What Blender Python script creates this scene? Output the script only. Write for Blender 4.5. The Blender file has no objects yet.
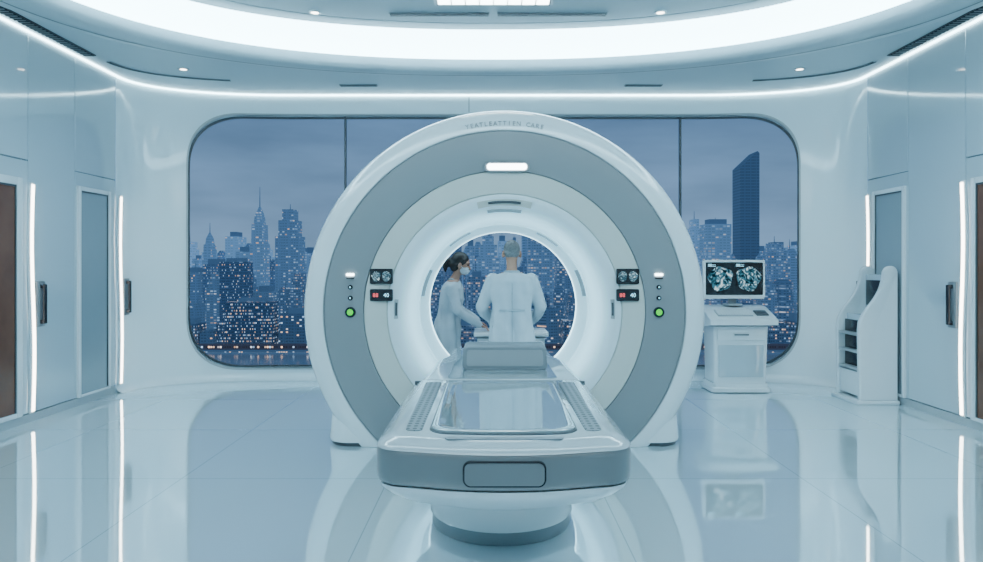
import bpy, bmesh, math, random
from mathutils import Vector, Matrix, Euler
PI = math.pi
C = bpy.context.scene.collection
random.seed(7)

# ------------------------------------------------------------------ materials
def mat(name, col, rough=0.4, metal=0.0, emis=None, es=0.0, coat=0.0, vary=0.04, scale=6.0, spec=0.5, bump=0.0):
    m = bpy.data.materials.new(name); m.use_nodes = True
    nt = m.node_tree; b = nt.nodes['Principled BSDF']
    tc = nt.nodes.new('ShaderNodeTexCoord'); n = nt.nodes.new('ShaderNodeTexNoise')
    n.inputs['Scale'].default_value = scale; n.inputs['Detail'].default_value = 3
    nt.links.new(tc.outputs['Object'], n.inputs['Vector'])
    mx = nt.nodes.new('ShaderNodeMix'); mx.data_type = 'RGBA'
    mx.inputs['A'].default_value = (*[c*(1-vary) for c in col], 1)
    mx.inputs['B'].default_value = (*[min(1, c*(1+vary)) for c in col], 1)
    nt.links.new(n.outputs['Fac'], mx.inputs['Factor'])
    nt.links.new(mx.outputs['Result'], b.inputs['Base Color'])
    b.inputs['Roughness'].default_value = rough; b.inputs['Metallic'].default_value = metal
    b.inputs['Coat Weight'].default_value = coat; b.inputs['Coat Roughness'].default_value = 0.05
    b.inputs['Specular IOR Level'].default_value = spec
    if emis:
        b.inputs['Emission Color'].default_value = (*emis, 1); b.inputs['Emission Strength'].default_value = es
    if bump:
        bp = nt.nodes.new('ShaderNodeBump'); bp.inputs['Strength'].default_value = bump
        nt.links.new(n.outputs['Fac'], bp.inputs['Height']); nt.links.new(bp.outputs['Normal'], b.inputs['Normal'])
    return m

def math_node(nt, op, a, b=None, c=None):
    n = nt.nodes.new('ShaderNodeMath'); n.operation = op
    for i, v in enumerate((a, b, c)):
        if v is None: continue
        if isinstance(v, (int, float)): n.inputs[i].default_value = v
        else: nt.links.new(v, n.inputs[i])
    return n.outputs[0]

M = {}
M['wall'] = mat('wall_paint', (0.71, 0.87, 0.93), 0.20, coat=0.6, vary=0.015, scale=1)
M['panel'] = mat('glossy_wall_panel', (0.44, 0.56, 0.62), 0.07, coat=1.0, vary=0.02, scale=1)
M['gap'] = mat('panel_gap', (0.12, 0.17, 0.20), 0.6)
M['ceil'] = mat('ceiling_plaster', (0.50, 0.62, 0.67), 0.35, vary=0.02, scale=2)
M['disc'] = mat('ceiling_disc_plaster', (0.33, 0.43, 0.48), 0.5, vary=0.02, scale=2)
M['glow'] = mat('cove_glow', (0.8, 0.9, 0.95), 0.5, emis=(0.62, 0.90, 1.0), es=8.2)
M['strip'] = mat('thin_cove_glow', (0.8, 0.9, 0.95), 0.5, emis=(0.66, 0.93, 1.0), es=11.0)
M['led'] = mat('led_glow', (0.9, 0.9, 0.9), 0.5, emis=(1.0, 0.90, 0.80), es=11.0)
M['lamp'] = mat('lamp_glow', (0.9, 0.9, 0.9), 0.5, emis=(0.85, 0.97, 1.0), es=12.0)
M['boreglow'] = mat('bore_glow', (0.85, 0.9, 0.95), 0.5, emis=(0.55, 0.90, 1.0), es=3.6)
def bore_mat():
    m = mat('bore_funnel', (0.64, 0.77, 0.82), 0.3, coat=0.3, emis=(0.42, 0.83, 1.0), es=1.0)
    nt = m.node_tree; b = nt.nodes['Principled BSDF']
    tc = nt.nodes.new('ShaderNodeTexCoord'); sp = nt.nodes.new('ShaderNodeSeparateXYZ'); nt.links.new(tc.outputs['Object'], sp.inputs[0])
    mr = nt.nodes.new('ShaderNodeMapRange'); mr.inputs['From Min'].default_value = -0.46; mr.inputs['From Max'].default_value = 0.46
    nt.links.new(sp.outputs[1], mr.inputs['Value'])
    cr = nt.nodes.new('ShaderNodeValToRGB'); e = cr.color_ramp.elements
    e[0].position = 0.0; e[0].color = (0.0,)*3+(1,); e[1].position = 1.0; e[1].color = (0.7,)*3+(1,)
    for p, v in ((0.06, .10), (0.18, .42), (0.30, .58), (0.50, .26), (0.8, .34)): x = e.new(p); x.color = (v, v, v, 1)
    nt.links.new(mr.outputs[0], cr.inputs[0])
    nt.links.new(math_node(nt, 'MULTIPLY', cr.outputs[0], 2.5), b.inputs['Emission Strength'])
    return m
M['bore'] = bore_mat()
M['shell'] = mat('scanner_shell', (0.69, 0.79, 0.83), 0.2, coat=0.6, vary=0.01)
M['ring'] = mat('scanner_grey_ring', (0.22, 0.25, 0.27), 0.35, coat=0.15, vary=0.02)
M['cream'] = mat('scanner_cream_face', (0.54, 0.585, 0.56), 0.35, coat=0.1, vary=0.015)
M['groove'] = mat('dark_groove', (0.05, 0.07, 0.085), 0.5)
M['seamg'] = mat('soft_grey_seam', (0.30, 0.35, 0.38), 0.5)
M['black'] = mat('black_plastic', (0.012, 0.015, 0.02), 0.25)
M['darkg'] = mat('dark_grey_plastic', (0.055, 0.068, 0.08), 0.35)
M['midg'] = mat('mid_grey_plastic', (0.19, 0.225, 0.25), 0.35)
M['lightg'] = mat('light_grey_plastic', (0.36, 0.42, 0.45), 0.35)
M['white'] = mat('white_plastic', (0.68, 0.77, 0.81), 0.25, coat=0.3, vary=0.015)
M['tabtop'] = mat('table_top_shell', (0.42, 0.50, 0.545), 0.16, coat=0.6, vary=0.015)
M['tabface'] = mat('table_bumper', (0.155, 0.18, 0.198), 0.28, coat=0.3)
M['tabunder'] = mat('table_underside', (0.58, 0.66, 0.70), 0.3, coat=0.2)
M['pad'] = mat('glossy_table_pad', (0.30, 0.41, 0.46), 0.03, coat=1.0, vary=0.02)
M['pad'].node_tree.nodes['Principled BSDF'].inputs['IOR'].default_value = 2.4
M['head'] = mat('head_cushion', (0.20, 0.24, 0.27), 0.45, vary=0.03)
M['head2'] = mat('head_cushion_front', (0.27, 0.315, 0.34), 0.45, vary=0.03)
M['pedest'] = mat('pedestal_pale', (0.62, 0.69, 0.72), 0.25, coat=0.3)
M['metal'] = mat('brushed_metal', (0.45, 0.5, 0.53), 0.3, metal=0.8)
M['brown'] = mat('brown_tinted_door_glass', (0.155, 0.068, 0.042), 0.2, coat=0.15, vary=0.5, scale=2)
M['doorglass'] = mat('grey_door_glass', (0.26, 0.34, 0.38), 0.1, coat=0.5, vary=0.05, scale=2)
M['green'] = mat('green_light', (0.05, 0.7, 0.05), 0.4, emis=(0.04, 1.0, 0.02), es=0.5)
M['blue'] = mat('blue_light', (0.3, 0.7, 0.9), 0.4, emis=(0.4, 0.85, 1.0), es=1.6)
M['red'] = mat('red_digits', (0.8, 0.1, 0.1), 0.4, emis=(1.0, 0.10, 0.12), es=1.4)
M['coat'] = mat('white_coat_cloth', (0.40, 0.48, 0.54), 0.85, vary=0.14, scale=7, bump=0.6)
M['coat2'] = mat('coat_collar_cloth', (0.30, 0.37, 0.42), 0.85, vary=0.06, scale=9)
M['trouser'] = mat('dark_trouser_cloth', (0.05, 0.07, 0.1), 0.85)
M['skin'] = mat('skin', (0.42, 0.215, 0.15), 0.5, vary=0.06, scale=20)
M['hairg'] = mat('grey_hair', (0.13, 0.135, 0.145), 0.6, vary=0.7, scale=60, bump=0.4)
M['haird'] = mat('dark_brown_hair', (0.010, 0.007, 0.007), 0.4, vary=0.5, scale=60, bump=0.4)
M['mask'] = mat('white_mask_cloth', (0.50, 0.58, 0.64), 0.8)
M['eye'] = mat('dark_eye', (0.03, 0.02, 0.02), 0.2)
M['shoe'] = mat('black_shoe', (0.02, 0.02, 0.025), 0.35)

def floor_mat():
    m = mat('polished_floor', (0.74, 0.89, 0.95), 0.035, vary=0.02, scale=0.8, spec=0.5, metal=0.52)
    nt = m.node_tree; b = nt.nodes['Principled BSDF']
    tc = nt.nodes.new('ShaderNodeTexCoord'); sp = nt.nodes.new('ShaderNodeSeparateXYZ')
    nt.links.new(tc.outputs['Object'], sp.inputs[0])
    def line(o, per, off, w):
        f = math_node(nt, 'FRACT', math_node(nt, 'ADD', math_node(nt, 'DIVIDE', o, per), off))
        return math_node(nt, 'LESS_THAN', f, w)
    a = math_node(nt, 'MAXIMUM', line(sp.outputs[0], 1.55, 0.5, 0.005), line(sp.outputs[1], 1.55, 0.2, 0.005))
    old = b.inputs['Base Color'].links[0].from_socket
    mx = nt.nodes.new('ShaderNodeMix'); mx.data_type = 'RGBA'
    nt.links.new(a, mx.inputs['Factor']); nt.links.new(old, mx.inputs['A']); mx.inputs['B'].default_value = (0.48, 0.60, 0.66, 1)
    nt.links.new(mx.outputs['Result'], b.inputs['Base Color'])
    b.inputs['IOR'].default_value = 2.0
    return m
M['floor'] = floor_mat()

def perforated():
    m = mat('perforated_strip', (0.2, 0.24, 0.27), 0.4)
    nt = m.node_tree; b = nt.nodes['Principled BSDF']
    tc = nt.nodes.new('ShaderNodeTexCoord'); sp = nt.nodes.new('ShaderNodeSeparateXYZ'); nt.links.new(tc.outputs['Object'], sp.inputs[0])
    d = []
    for i in (0, 1):
        f = math_node(nt, 'SUBTRACT', math_node(nt, 'FRACT', math_node(nt, 'MULTIPLY', sp.outputs[i], 28.0 if i == 0 else 18.0)), 0.5)
        d.append(math_node(nt, 'MULTIPLY', f, f))
    r = math_node(nt, 'LESS_THAN', math_node(nt, 'ADD', d[0], d[1]), 0.10)
    mx = nt.nodes.new('ShaderNodeMix'); mx.data_type = 'RGBA'; nt.links.new(r, mx.inputs['Factor'])
    mx.inputs['A'].default_value = (0.18, 0.215, 0.24, 1); mx.inputs['B'].default_value = (0.02, 0.03, 0.04, 1)
    nt.links.new(mx.outputs['Result'], b.inputs['Base Color'])
    return m
M['perf'] = perforated()

def scan_mat(name, scale, st):
    m = bpy.data.materials.new(name); m.use_nodes = True; nt = m.node_tree; b = nt.nodes['Principled BSDF']
    tc = nt.nodes.new('ShaderNodeTexCoord'); n = nt.nodes.new('ShaderNodeTexNoise'); n.inputs['Scale'].default_value = scale
    n.inputs['Detail'].default_value = 5; n.inputs['Distortion'].default_value = 2.5
    nt.links.new(tc.outputs['Object'], n.inputs['Vector'])
    cr = nt.nodes.new('ShaderNodeValToRGB'); e = cr.color_ramp.elements
    e[0].position = 0.42; e[0].color = (0.003, 0.012, 0.02, 1); e[1].position = 0.68; e[1].color = (0.75, 0.95, 1.0, 1)
    x = e.new(0.53); x.color = (0.05, 0.20, 0.28, 1)
    nt.links.new(n.outputs['Fac'], cr.inputs[0]); nt.links.new(cr.outputs[0], b.inputs['Emission Color'])
    b.inputs['Emission Strength'].default_value = st; b.inputs['Base Color'].default_value = (0.02, 0.03, 0.04, 1)
    return m
M['scan'] = scan_mat('scan_image_large', 11, 1.3)
M['scans'] = scan_mat('scan_image_small', 40, 1.3)

def city_mat(name, base, haze, hs, thr, st, cu=3.4, cz=3.8, warm=0.0):
    m = bpy.data.materials.new(name); m.use_nodes = True; nt = m.node_tree; b = nt.nodes['Principled BSDF']
    tc = nt.nodes.new('ShaderNodeTexCoord'); sp = nt.nodes.new('ShaderNodeSeparateXYZ'); nt.links.new(tc.outputs['Object'], sp.inputs[0])
    oi = nt.nodes.new('ShaderNodeObjectInfo')
    rnd = oi.outputs['Random']
    cus = math_node(nt, 'MULTIPLY', math_node(nt, 'ADD', math_node(nt, 'MULTIPLY', rnd, 1.5), 0.5), cu)
    u = math_node(nt, 'DIVIDE', math_node(nt, 'ADD', sp.outputs[0], sp.outputs[1]), cus)
    v = math_node(nt, 'DIVIDE', sp.outputs[2], cz)
    cv = nt.nodes.new('ShaderNodeCombineXYZ')
    nt.links.new(math_node(nt, 'FLOOR', u), cv.inputs[0]); nt.links.new(math_node(nt, 'FLOOR', v), cv.inputs[1])
    nt.links.new(math_node(nt, 'MULTIPLY', rnd, 77.0), cv.inputs[2])
    wn = nt.nodes.new('ShaderNodeTexWhiteNoise'); wn.noise_dimensions = '3D'; nt.links.new(cv.outputs[0], wn.inputs['Vector'])
    r2 = math_node(nt, 'FRACT', math_node(nt, 'MULTIPLY', rnd, 13.7))
    thv = math_node(nt, 'ADD', math_node(nt, 'MULTIPLY', r2, 0.5), thr-0.15)
    lit = math_node(nt, 'GREATER_THAN', wn.outputs['Value'], thv)
    wu = math_node(nt, 'LESS_THAN', math_node(nt, 'FRACT', u), 0.74); wv = math_node(nt, 'LESS_THAN', math_node(nt, 'FRACT', v), 0.45)
    win = math_node(nt, 'MULTIPLY', wu, wv)
    mask = math_node(nt, 'MULTIPLY', lit, win)
    sc = nt.nodes.new('ShaderNodeSeparateColor'); nt.links.new(wn.outputs['Color'], sc.inputs[0])
    cr = nt.nodes.new('ShaderNodeValToRGB'); e = cr.color_ramp.elements
    e[0].position = 0.0; e[0].color = (0.25, 0.48, 0.80, 1); e[1].position = 1.0; e[1].color = (1.0, 0.58, 0.32, 1)
    x = e.new(max(.1, 0.7-warm)); x.color = (0.5, 0.70, 0.95, 1); x = e.new(max(.2, 0.9-warm)); x.color = (0.95, 0.75, 0.6, 1)
    nt.links.new(sc.outputs[1], cr.inputs[0])
    mx = nt.nodes.new('ShaderNodeMix'); mx.data_type = 'RGBA'
    br = math_node(nt, 'POWER', sc.outputs[0], 3.5)
    nt.links.new(math_node(nt, 'MULTIPLY', mask, br), mx.inputs['Factor'])
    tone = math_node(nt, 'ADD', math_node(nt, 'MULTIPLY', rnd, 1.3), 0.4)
    hv = nt.nodes.new('ShaderNodeVectorMath'); hv.operation = 'SCALE'; hv.inputs[0].default_value = [h*hs for h in haze]  # distance haze painted into the facade as a faint glow
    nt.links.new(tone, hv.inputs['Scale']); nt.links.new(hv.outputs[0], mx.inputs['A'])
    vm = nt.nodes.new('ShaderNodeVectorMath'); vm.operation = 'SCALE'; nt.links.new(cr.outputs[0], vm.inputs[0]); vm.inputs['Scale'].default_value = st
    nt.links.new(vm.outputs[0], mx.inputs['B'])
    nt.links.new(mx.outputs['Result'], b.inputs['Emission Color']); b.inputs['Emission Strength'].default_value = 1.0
    pier = math_node(nt, 'LESS_THAN', math_node(nt, 'FRACT', math_node(nt, 'MULTIPLY', u, 0.25)), 0.12)
    wm = math_node(nt, 'MULTIPLY', win, math_node(nt, 'SUBTRACT', 1.0, pier))
    bm_ = nt.nodes.new('ShaderNodeMix'); bm_.data_type = 'RGBA'; nt.links.new(wm, bm_.inputs['Factor'])
    bm_.inputs['A'].default_value = (*[c*1.25 for c in base], 1); bm_.inputs['B'].default_value = (*[c*0.5 for c in base], 1)
    nt.links.new(bm_.outputs['Result'], b.inputs['Base Color']); b.inputs['Roughness'].default_value = 0.6
    return m
HZ = (0.19, 0.42, 0.74)  # haze colour painted as emission on facades, city roofs and river
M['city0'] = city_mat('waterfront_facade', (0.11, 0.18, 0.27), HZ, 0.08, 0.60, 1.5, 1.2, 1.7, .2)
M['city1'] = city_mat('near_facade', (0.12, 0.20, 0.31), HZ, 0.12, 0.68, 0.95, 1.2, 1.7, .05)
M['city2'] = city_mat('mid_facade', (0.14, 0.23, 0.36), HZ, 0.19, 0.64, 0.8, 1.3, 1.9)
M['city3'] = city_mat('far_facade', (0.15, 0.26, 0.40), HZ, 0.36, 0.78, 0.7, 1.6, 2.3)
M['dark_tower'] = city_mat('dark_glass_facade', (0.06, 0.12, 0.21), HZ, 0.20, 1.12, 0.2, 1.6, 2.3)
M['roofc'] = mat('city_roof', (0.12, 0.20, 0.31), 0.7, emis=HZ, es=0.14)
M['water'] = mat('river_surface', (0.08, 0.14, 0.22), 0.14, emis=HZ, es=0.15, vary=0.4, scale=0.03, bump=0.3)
M['quay'] = city_mat('quay_facade', (0.10, 0.12, 0.16), (0.5, 0.4, 0.4), 0.05, 0.40, 3.0, 1.4, 2.2, .45)

# ------------------------------------------------------------------ object helpers
def wloc(o):
    v = Vector((0, 0, 0))
    while o: v = v + Vector(o.location); o = o.parent
    return v
def tag(o, label=None, cat=None, group=None, kind=None):
    if label: o['label'] = label
    if cat: o['category'] = cat
    if group: o['group'] = group
    if kind: o['kind'] = kind
    return o
def empty(name, loc, label, cat, group=None, kind=None):
    o = bpy.data.objects.new(name, None); C.objects.link(o); o.location = loc; o.empty_display_size = 0.1
    return tag(o, label, cat, group, kind)
def obj(name, bm, m, parent=None, smooth=True, ang=40):
    bmesh.ops.recalc_face_normals(bm, faces=bm.faces[:])
    me = bpy.data.meshes.new(name)
    if parent is not None: off = wloc(parent)
    else:
        xs = [v.co.x for v in bm.verts]; ys = [v.co.y for v in bm.verts]; zs = [v.co.z for v in bm.verts]
        off = Vector(((min(xs)+max(xs))/2, (min(ys)+max(ys))/2, min(zs)))
    for v in bm.verts: v.co -= off
    if smooth:
        for f in bm.faces: f.smooth = True
        for e in bm.edges:
            if len(e.link_faces) == 2 and e.calc_face_angle(0) > math.radians(ang): e.smooth = False
    bm.to_mesh(me); bm.free()
    o = bpy.data.objects.new(name, me); C.objects.link(o); me.materials.append(m)
    if parent is not None: o.parent = parent
    else: o.location = off
    return o
def B(): return bmesh.new()
def box(bm, x0, x1, y0, y1, z0, z1, bev=0.0, seg=2, M4=None):
    r = bmesh.ops.create_cube(bm, size=1.0)
    vs = r['verts']
    for v in vs: v.co = Vector((x0+(v.co.x+.5)*(x1-x0), y0+(v.co.y+.5)*(y1-y0), z0+(v.co.z+.5)*(z1-z0)))
    if M4 is not None:
        for v in vs: v.co = M4 @ v.co
    if bev > 0:
        es = list({e for v in vs for e in v.link_edges})
        bmesh.ops.bevel(bm, geom=es, offset=bev, segments=seg, profile=0.5, affect='EDGES')
def loft(bm, rings, cap0=True, cap1=True, closed=True):
    R = [[bm.verts.new(p) for p in r] for r in rings]
    n = len(R[0])
    for a, b in zip(R, R[1:]):
        for i in range(n if closed else n-1):
            j = (i+1) % n
            try: bm.faces.new((a[i], a[j], b[j], b[i]))
            except ValueError: pass
    if closed and cap0: bm.faces.new(R[0][::-1])
    if closed and cap1: bm.faces.new(R[-1])
    return R
def revolve(bm, prof, cx, cz, a0=0, a1=2*PI, n=128):
    full = abs(a1-a0-2*PI) < 1e-6
    cols = []
    for i in range(n if full else n+1):
        a = a0+(a1-a0)*i/n
        cols.append([bm.verts.new((cx+r*math.cos(a), y, cz+r*math.sin(a))) for r, y in prof])
    m = len(cols)
    for i in range(m if full else m-1):
        a, b = cols[i], cols[(i+1) % m]
        for k in range(len(prof)-1): bm.faces.new((a[k], a[k+1], b[k+1], b[k]))
def clip_floor(bm, z=0.002):
    bmesh.ops.bisect_plane(bm, geom=bm.verts[:]+bm.edges[:]+bm.faces[:], plane_co=(0, 0, z), plane_no=(0, 0, -1), clear_outer=True)
def zlathe(bm, prof, cx, cy, n=64, cap=True):
    rings = [[(cx+r*math.cos(2*PI*i/n), cy+r*math.sin(2*PI*i/n), z) for i in range(n)] for r, z in prof]
    loft(bm, rings, cap, cap)
def cyl(bm, p0, p1, r, n=20, r1=None):
    p0, p1 = Vector(p0), Vector(p1); d = (p1-p0).normalized()
    u = d.orthogonal().normalized(); w = d.cross(u); r1 = r if r1 is None else r1
    loft(bm, [[p + (u*math.cos(2*PI*i/n)+w*math.sin(2*PI*i/n))*q for i in range(n)] for p, q in ((p0, r), (p1, r1))])
def round_poly(pts, rads, seg=10):
    out = []; n = len(pts)
    for i in range(n):
        p = Vector(pts[i]); a = (Vector(pts[i-1])-p); b = (Vector(pts[(i+1) % n])-p); r = rads[i]
        la, lb = a.length, b.length; a.normalize(); b.normalize()
        ang = a.angle(b)/2; t = min(r/math.tan(ang), la*0.49, lb*0.49); r = t*math.tan(ang)
        c = p + (a+b).normalized()*(r/math.sin(ang)); s = p+a*t; e = p+b*t
        for k in range(seg+1):
            q = k/seg
            v0 = (s-c); v1 = (e-c); th = v0.angle(v1)
            if th < 1e-5: out.append(tuple(s.lerp(e, q))); continue
            v = v0*(math.sin((1-q)*th)/math.sin(th))+v1*(math.sin(q*th)/math.sin(th))
            out.append(tuple(c+v))
    return out
def pill_xz(cx, cz, w, h, r, y, seg=8):
    return [(p[0], y, p[1]) for p in round_poly([(cx-w/2, cz-h/2), (cx+w/2, cz-h/2), (cx+w/2, cz+h/2), (cx-w/2, cz+h/2)], [r]*4, seg)]
def plate_xz(bm, cx, cz, w, h, r, y0, y1, ins=0.0, seg=8):
    loft(bm, [pill_xz(cx, cz, w, h, r, y1, seg), pill_xz(cx, cz, w, h, r, y0+ins, seg), pill_xz(cx, cz, w-2*ins, h-2*ins, max(r-ins, .001), y0, seg)])
def text_bm(bm, ch, size, mat4, ext=0.002):
    cu = bpy.data.curves.new('t', 'FONT'); cu.body = ch; cu.size = size; cu.extrude = ext; cu.align_x = 'CENTER'; cu.resolution_u = 2
    o = bpy.data.objects.new('t', cu); C.objects.link(o)
    dg = bpy.context.evaluated_depsgraph_get(); me = bpy.data.meshes.new_from_object(o.evaluated_get(dg))
    me.transform(mat4); bm.from_mesh(me)
    bpy.data.objects.remove(o); bpy.data.curves.remove(cu); bpy.data.meshes.remove(me)
TX = Matrix.Rotation(PI/2, 4, 'X')     # text standing, facing -Y

# ------------------------------------------------------------------ room plan
WX, YC, YB, RX, HC = 4.70, 8.75, 9.75, 2.0, 3.97
XS = WX-RX
pl = [(0.0, YB)] + [(XS*i/30, YB) for i in range(1, 30)]
for i in range(0, 201):
    t = (PI/2)*i/200
    pl.append((XS+RX*max(0, math.sin(t))**(2/2.3), YC+(YB-YC)*max(0, math.cos(t))**(2/2.3)))
SL = [0.0]
for a, b in zip(pl, pl[1:]): SL.append(SL[-1]+math.hypot(b[0]-a[0], b[1]-a[1]))
SMAX = SL[-1]
def plan(s, d=0.0):
    sg = 1 if s >= 0 else -1; s = abs(s)
    def pos(q):
        if q >= SMAX: return Vector((WX, YC-(q-SMAX)))
        lo, hi = 0, len(SL)-1
        while hi-lo > 1:
            m_ = (lo+hi)//2
            if SL[m_] <= q: lo = m_
            else: hi = m_
        f = (q-SL[lo])/max(1e-9, SL[hi]-SL[lo]); return Vector(pl[lo]).lerp(Vector(pl[hi]), f)
    p = pos(s); e = 0.03
    t = (pos(s+e)-pos(max(0, s-e))).normalized(); n = Vector((-t.y, t.x))   # outward
    p = p+n*d
    return (sg*p.x, p.y)
def s_for_px(px):
    sg = -1 if px < 491.5 else 1; lo, hi = 0, SMAX
    for _ in range(50):
        m_ = (lo+hi)/2; x, y = plan(m_)
        if x/y*700 < abs(px-491.5): lo = m_
        else: hi = m_
    return sg*lo

b = B(); box(b, -5.2, 5.2, -2.3, 10.3, -0.1, 0.0); tag(obj('floor', b, M['floor'], smooth=False), 'glossy pale blue polished floor', 'floor', kind='structure')
b = B(); box(b, -5.2, 5.2, -2.3, -2.0, 0, 4.6); tag(obj('wall_rear', b, M['wall'], smooth=False), 'plain pale wall behind the viewpoint', 'wall', kind='structure')

# back wall with the rounded window opening
ZB, ZT, RW = 0.17, 3.68, 0.75
sL, sR = s_for_px(188), s_for_px(799)
def hole(s, g=0.0):
    d = min(s-(sL-g), (sR+g)-s); r = RW+g
    if d < -1e-6: return None
    if d >= r: return (ZB-g, ZT+g)
    k = r-math.pow(max(0, r**2.4-(r-d)**2.4), 1/2.4)
    return (ZB-g+k, ZT+g-k)
ss = set([-SMAX, SMAX, sL, sR, 0])
for i in range(61): ss.add(sL+RW*(1-math.cos(i/60*PI/2))); ss.add(sR-RW*(1-math.cos(i/60*PI/2)))
k = -SMAX
while k < SMAX: ss.add(k); k += 0.08
ss = sorted(ss)
b = B()
def q3(bm, s0, s1, za0, zb0, za1, zb1, d):
    p0, p1 = plan(s0, d), plan(s1, d)
    vs = [bm.verts.new((p0[0], p0[1], za0)), bm.verts.new((p1[0], p1[1], za1)), bm.verts.new((p1[0], p1[1], zb1)), bm.verts.new((p0[0], p0[1], zb0))]
    bm.faces.new(vs)
for s0, s1 in zip(ss, ss[1:]):
    if s1 <= sL+1e-7 or s0 >= sR-1e-7: q3(b, s0, s1, 0, 4.15, 0, 4.15, 0)
    else:
        h0 = hole(s0) or hole(s0+1e-6); h1 = hole(s1) or hole(s1-1e-6)
        q3(b, s0, s1, 0, h0[0], 0, h1[0], 0); q3(b, s0, s1, h0[1], 4.15, h1[1], 4.15, 0)
def outline():
    a = [s for s in ss if sL <= s <= sR]
    top = [(s, (hole(s) or (0, 2))[1]) for s in a]; bot = [(s, (hole(s) or (0, 2))[0]) for s in reversed(a)]
    return top+bot
ol = outline()
loft(b, [[(*plan(s, d), z) for s, z in ol] for d in (0, 0.16)], False, False)
bmesh.ops.remove_doubles(b, verts=b.verts[:], dist=1e-4)
wb = tag(obj('wall_back', b, M['wall'], smooth=True, ang=35), 'curved pale blue back wall holding the wide rounded window', 'wall', kind='structure')
def ringpts(grow, d):
    cs = (sL+sR)/2; cz_ = (ZB+ZT)/2; res = []
    for s, z in ol:
        v = Vector((s-cs, z-cz_)); hx = (sR-sL)/2; hz = (ZT-ZB)/2
        res.append((*plan(cs+v.x*(1+grow/hx), d), cz_+v.y*(1+grow/hz)))
    return res
b = B(); loft(b, [ringpts(0.0, 0.03), ringpts(-0.0, -0.02), ringpts(0.022, -0.02), ringpts(0.022, 0.0)], False, False)
tag(obj('window_1', b, M['lightg']), 'wide rounded window with slim grey surround overlooking the city', 'window', kind='structure')
b = B(); loft(b, [ringpts(0.0, 0.10), ringpts(-0.025, 0.10), ringpts(-0.025, 0.13), ringpts(0.0, 0.13)], False, False)
tag(obj('trim_1', b, M['darkg']), 'thin dark gasket inside the wide window', 'window trim', kind='structure')
sm1, sm2 = s_for_px(344), s_for_px(682)
for i, s in enumerate((sm1, sm2)):
    b = B(); p = plan(s, 0.10); box(b, p[0]-.013, p[0]+.013, p[1]-.03, p[1]+.03, ZB, ZT)
    tag(obj('trim_%d' % (i+2), b, M['darkg']), 'thin dark upright window bar on the %s of the scanner' % ('left' if i == 0 else 'right'), 'window bar', kind='structure')
b = B(); s = s_for_px(469); p = plan(s, 0); box(b, p[0]-.005, p[0]+.005, p[1]-.004, p[1]+.01, ZT+.05, HC)
obj('seam', b, M['gap'], wb)
b = B(); A_ = [-SMAX+2*SMAX*i/160 for i in range(161)]
loft(b, [[(*plan(s, -.10*(1-math.sin(q))), .001+.10*(1-math.cos(q))) for s in A_] for q in [PI/2*i/6 for i in range(7)]], closed=False)
tag(obj('baseboard_back', b, M['wall'], ang=80), 'coved pale skirting curving from the back wall onto the floor', 'baseboard', kind='structure')

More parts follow.
